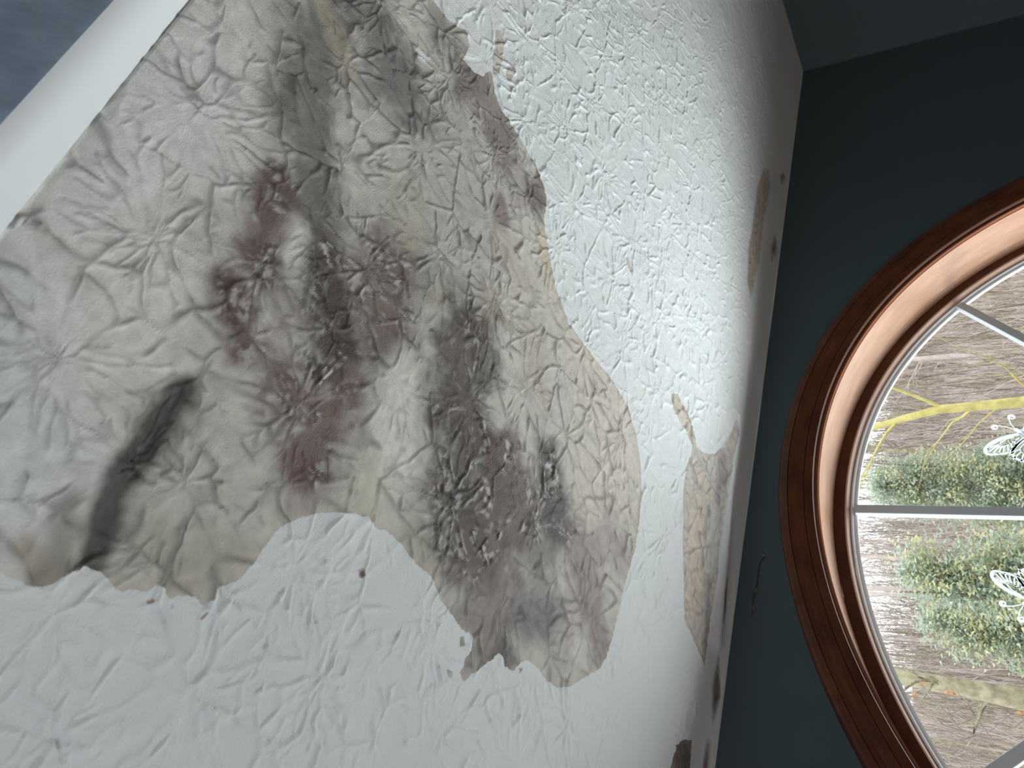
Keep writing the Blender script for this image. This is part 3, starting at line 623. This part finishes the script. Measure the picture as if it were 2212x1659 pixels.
# ------------------------------------------------------------------ outdoors
GZ = -0.9                                  # ground level by the house
def ground_z(x, y):
    r = math.hypot(x, y); return GZ + 0.055 * max(0, r - 6) + 0.0006 * max(0, r - 22) ** 2 + min(1, max(0, (r - 18) / 12)) * (0.7 * math.sin(x * 0.33 + 1) + 0.5 * math.sin(x * 0.9 + y * 0.25) + 0.3 * math.sin(x * 2.1))
M_ground = plain('leaf_litter', (0.26, 0.20, 0.16), (0.52, 0.44, 0.40), 1.2, 0.95, (3, 0.6, 0.1), 8)
M_bark = plain('grey_brown_bark', (0.16, 0.13, 0.105), (0.34, 0.28, 0.24), 9.0, 0.9, (40, 0.4, 0.01), 5)
M_bark2 = plain('pale_pinkish_bark', (0.42, 0.36, 0.33), (0.62, 0.54, 0.51), 9.0, 0.9, None, 5)
M_moss = plain('mossy_yellow_bark', (0.36, 0.31, 0.10), (0.58, 0.52, 0.20), 12.0, 0.9, (40, 0.4, 0.01), 5)
M_olive = plain('lichen_grey_bark', (0.20, 0.18, 0.12), (0.46, 0.42, 0.28), 14.0, 0.9, (40, 0.4, 0.01), 5)
M_needle = plain('blue_green_needles', (0.22, 0.29, 0.20), (0.44, 0.51, 0.40), 5.0, 0.8)
M_needle2 = plain('yellow_green_needles', (0.36, 0.37, 0.19), (0.56, 0.55, 0.32), 5.0, 0.8)
M_leaf = plain('orange_dead_leaf', (0.42, 0.22, 0.10), (0.56, 0.33, 0.17), 5.0, 0.8)
vs_, fs = [], []
for i in range(41):
    for j in range(41):
        r = 2.2 + 58 * (j / 40) ** 1.6; a = math.radians(-40 + 150 * i / 40)
        x, y = r * math.sin(a), r * math.cos(a)
        y = max(y, D + 0.35); vs_.append((x, y, ground_z(x, y) + 0.25 * (random.random() - 0.5) * (j > 4)))
for i in range(40):
    for j in range(40): fs.append((i * 41 + j, (i + 1) * 41 + j, (i + 1) * 41 + j + 1, i * 41 + j + 1))
g = mesh_obj('ground', vs_, fs, M_ground, None, True); g['kind'] = 'structure'; g['label'] = 'brown leaf littered woodland ground rising behind the window'

class TB:
    def __init__(s): s.v = []; s.f = []
    def tube(s, pts, radii, n=6):
        b = len(s.v); pts = [Vector(p) for p in pts]
        for i, p in enumerate(pts):
            t = (pts[min(i + 1, len(pts) - 1)] - pts[max(i - 1, 0)]).normalized()
            a = t.orthogonal().normalized(); c = t.cross(a)
            for k_ in range(n):
                th = 2 * math.pi * k_ / n; s.v.append(p + (a * math.cos(th) + c * math.sin(th)) * radii[i])
        for i in range(len(pts) - 1):
            for k_ in range(n): s.f.append((b + i * n + k_, b + i * n + (k_ + 1) % n, b + (i + 1) * n + (k_ + 1) % n, b + (i + 1) * n + k_))
    def obj(s, name, mat, parent, off): 
        return mesh_obj(name, [(v[0] - off[0], v[1] - off[1], v[2] - off[2]) for v in s.v], s.f, mat, parent, True)
def wander(p, d, L, n, wob):
    pts = [Vector(p)]; d = Vector(d).normalized()
    for i in range(n):
        d = (d + Vector((random.uniform(-wob, wob), random.uniform(-wob, wob), random.uniform(-wob, wob)))).normalized(); pts.append(pts[-1] + d * (L / n))
    return pts
def bare_tree(base, h, r, nb, mat, label, name='bare_tree', group='bare trees in the wood', lean=0.03, twig=3, trunk=None):
    root = empty(name, base); tag(root, label, 'tree', group)
    tb = TB(); pts = trunk or wander(base, (random.uniform(-lean, lean), random.uniform(-lean, lean), 1), h, 10, 0.05)
    tb.tube(pts, [r * (1 - 0.7 * i / (len(pts) - 1)) for i in range(len(pts))], 7); tb.obj('trunk', mat, root, base)
    bb_ = TB()
    for i in range(nb):
        t = random.uniform(0.2, 0.98) * (len(pts) - 1); k_ = int(t); p = pts[k_].lerp(pts[min(k_ + 1, len(pts) - 1)], t - k_)
        a = random.uniform(0, 6.28); d = (math.cos(a), math.sin(a), random.uniform(0.3, 1.1)); L = random.uniform(0.35, 0.85) if h > 4.3 else random.uniform(0.2, 0.4)
        q = wander(p, d, L, 5, 0.2); r0 = r * 0.28 * random.uniform(0.5, 1); bb_.tube(q, [r0 * (1 - 0.8 * j / 5) for j in range(6)], 4)
        for _ in range(twig):
            s_ = q[random.randint(1, 5)]; d2 = (q[-1] - q[0]).normalized() + Vector((random.uniform(-.7, .7), random.uniform(-.7, .7), random.uniform(-.3, .7)))
            w = wander(s_, d2, L * random.uniform(0.3, 0.7), 3, 0.25); bb_.tube(w, [r0 * 0.4, r0 * 0.32, r0 * 0.22, r0 * 0.1], 3)
    bb_.obj('branches', mat, root, base)['kind'] = 'stuff'
    return root
def outdoors(px, py, dist):           # where the sight line through that spot of the glass is dist metres away
    v = ray(px, py); v = v / math.hypot(v[0], v[1]) * dist; return Vector((v[0], v[1], v[2] + CAMZ))
# the yellow mossy trunk, forking upwards
p0, p1, p2, p3 = outdoors(2400, 848, 6.0), outdoors(2212, 868, 6.0), outdoors(2030, 884, 6.0), outdoors(1880, 925, 6.1)
b0 = (p0.x + 0.1, p0.y, ground_z(p0.x, p0.y))
bare_tree(b0, 5, 0.05, 10, M_moss, 'yellow mossy slim trunk curving across the upper panes', 'mossy_tree', None,
          trunk=[Vector(b0), p0, p0.lerp(p1, .5), p1, p1.lerp(p2, .5), p2, p2.lerp(p3, .4) + Vector((0, 0, 0.01)), p3, p3 + Vector((.05, -.05, .5)), p3 + Vector((.2, -.1, 1.4))])
p0, p1, p2, p3 = outdoors(2500, 1530, 7.6), outdoors(2212, 1510, 7.6), outdoors(2060, 1482, 7.6), outdoors(1930, 1460, 7.6)
b0 = (p0.x, p0.y, ground_z(p0.x, p0.y))
bare_tree(b0, 5, 0.12, 10, M_olive, 'thick lichen-grey trunk in the lower pane beside the evergreen', 'lichen_tree', None,
          trunk=[Vector(b0), p0, p0.lerp(p1, .5), p1, p1.lerp(p2, .5), p2, p3, p3 + Vector((0, 0, .6)), p3 + Vector((.1, 0, 1.5)), p3 + Vector((.2, 0, 2.6))])
lichen = bpy.data.objects['lichen_tree']
for px, py in ((1990, 1474), (1976, 1500), (2046, 1496), (2058, 1498), (2204, 1540)):      # last orange leaves on its twigs
    c_ = outdoors(px, py, 7.35) - Vector(b0); v = []
    for j in range(6):
        an = j / 6 * 6.283; v.append((c_.x + 0.016 * math.cos(an), c_.y + random.uniform(-.01, .01), c_.z + 0.028 * math.sin(an)))
    v.append((c_.x, c_.y - 0.012, c_.z))
    mesh_obj('dead_leaf', v, [(j, (j + 1) % 6, 6) for j in range(6)], M_leaf, lichen)['label'] = 'orange dead leaf'
# woodland
spots = []
def clear(x, y, gap):
    if all((x - p) ** 2 + (y - q) ** 2 > max(gap, g_) ** 2 for p, q, g_ in spots): spots.append((x, y, gap)); return True
    return False
for px, py, dist in ((2400, 848, 6.0), (2500, 1530, 7.6), (1880, 1050, 7.4), (1940, 1235, 5.0), (1990, 1340, 6.2)):
    p = outdoors(px, py, dist); spots.append((p.x, p.y, 1.2))
for i in range(400):
    if len(spots) > 66: break
    a = math.radians(random.uniform(4, 74)); r = 7.5 + 30 * random.random() ** 0.7; x, y = r * math.sin(a), r * math.cos(a)
    if not clear(x, y, 2.4): continue
    m = random.choice([M_bark, M_bark2, M_bark2, M_olive])
    nm = {M_bark.name: 'dark brown', M_bark2.name: 'pale greyish pink', M_olive.name: 'olive grey'}[m.name]
    bare_tree((x, y, ground_z(x, y) - 0.2), random.uniform(4.5, 8.5), random.uniform(0.03, 0.09), 26, m, nm + ' leafless tree in the blurred wood outside the window', group=nm + ' leafless trees in the wood')
for i in range(60):
    a = math.radians(random.uniform(10, 68)); r = random.uniform(4.6, 12); x, y = r * math.sin(a), r * math.cos(a)
    if not clear(x, y, 1.15): continue
    bare_tree((x, y, ground_z(x, y) - 0.1), random.uniform(2.4, 4.2), random.uniform(0.012, 0.022), 16, M_bark2 if i % 2 else M_bark, ('pale' if i % 2 else 'brown') + ' thin leafless sapling among the undergrowth outside', 'sapling', ('pale' if i % 2 else 'brown') + ' saplings in the undergrowth', lean=0.1)
# evergreen boughs between the two trunks
def evergreen(px, py, dist, h, w, n, label, two):
    top_ = outdoors(px, py, dist); base = (top_.x, top_.y, ground_z(top_.x, top_.y)); H = top_.z - base[2]
    root = empty('evergreen_shrub', base); tag(root, label, 'shrub', 'evergreen shrubs outside the window')
    tb = TB(); pts = wander(base, (0, 0, 1), H, 8, 0.06); tb.tube(pts, [0.035 * (1 - 0.8 * i / 8) for i in range(9)], 6); tb.obj('trunk', M_bark, root, base)
    for mat, share in ((M_needle, 0.65), (M_needle2, 0.35)):
        v, f_ = [], []
        for _ in range(int(n * share / 26)):
            t = random.random() ** 0.7; z = H * (1 - 0.75 * t); rad = w * (0.25 + 0.75 * t) * random.random() ** 0.5; a = random.uniform(0, 6.28)
            c_ = Vector((rad * math.cos(a), rad * math.sin(a), z)); dr = Vector((math.cos(a), math.sin(a), random.uniform(-0.5, 0.5))).normalized()
            for _ in range(26):
                s_ = c_ + dr * random.uniform(-0.12, 0.12) + Vector((random.gauss(0, .03), random.gauss(0, .03), random.gauss(0, .03)))
                d = (dr + Vector((random.gauss(0, .6), random.gauss(0, .6), random.gauss(0, .6)))).normalized() * random.uniform(0.02, 0.045)
                o_ = d.orthogonal().normalized() * 0.009; b_ = len(v); v += [s_ - o_, s_ + o_, s_ + d]; f_.append((b_, b_ + 1, b_ + 2))
        o = mesh_obj('foliage', v, f_, mat, root); o['kind'] = 'stuff'
for px, py, dist, w, n, lab in [(1880, 1050, 7.4, 0.55, 46000, 'blue-green evergreen shrub in the middle of the view, tallest of three'),
                                (1940, 1235, 5.0, 0.36, 40000, 'blue-green evergreen shrub just below the centre bar of the window'),
                                (1990, 1340, 6.2, 0.40, 40000, 'blue-green evergreen shrub next to the lichen-grey trunk')]:
    evergreen(px, py, dist, 3, w, n, lab, True)

# thicket of bare undergrowth: nobody could count the stems
for mat, nm, n, lab in ((M_bark2, 'undergrowth', 4200, 'pale bare undergrowth stems filling the wood outside'), (M_bark, 'undergrowth', 2600, 'dark bare undergrowth stems filling the wood outside'), (M_olive, 'undergrowth', 2200, 'olive bare undergrowth stems filling the wood outside')):
    tb = TB()
    for i in range(n):
        a = math.radians(random.uniform(6, 72)); r = 9 + 34 * random.random() ** 0.75; x, y = r * math.sin(a), r * math.cos(a); z = ground_z(x, y) - 0.1
        h = random.uniform(0.6, 2.3) * (0.8 + r / 70) * (random.choice((1, 1, 1, 1, 1, 1.7, 2.4)) if r > 16 else 1); w = random.uniform(0.004, 0.016) * (0.5 + r / 25)
        p = wander((x, y, z), (random.gauss(0, .10), random.gauss(0, .10), 1), h, 3, 0.10); tb.tube(p, [w, w * .8, w * .55, w * .2], 3)
        for _ in range(2):
            k_ = random.randint(1, 2); q = wander(p[k_], (random.gauss(0, .5), random.gauss(0, .5), 1), h * 0.4, 2, 0.15); tb.tube(q, [w * .5, w * .35, w * .1], 3)
    o = tb.obj(nm, mat, g, (0, 0, 0)); o['kind'] = 'stuff'; o['label'] = lab
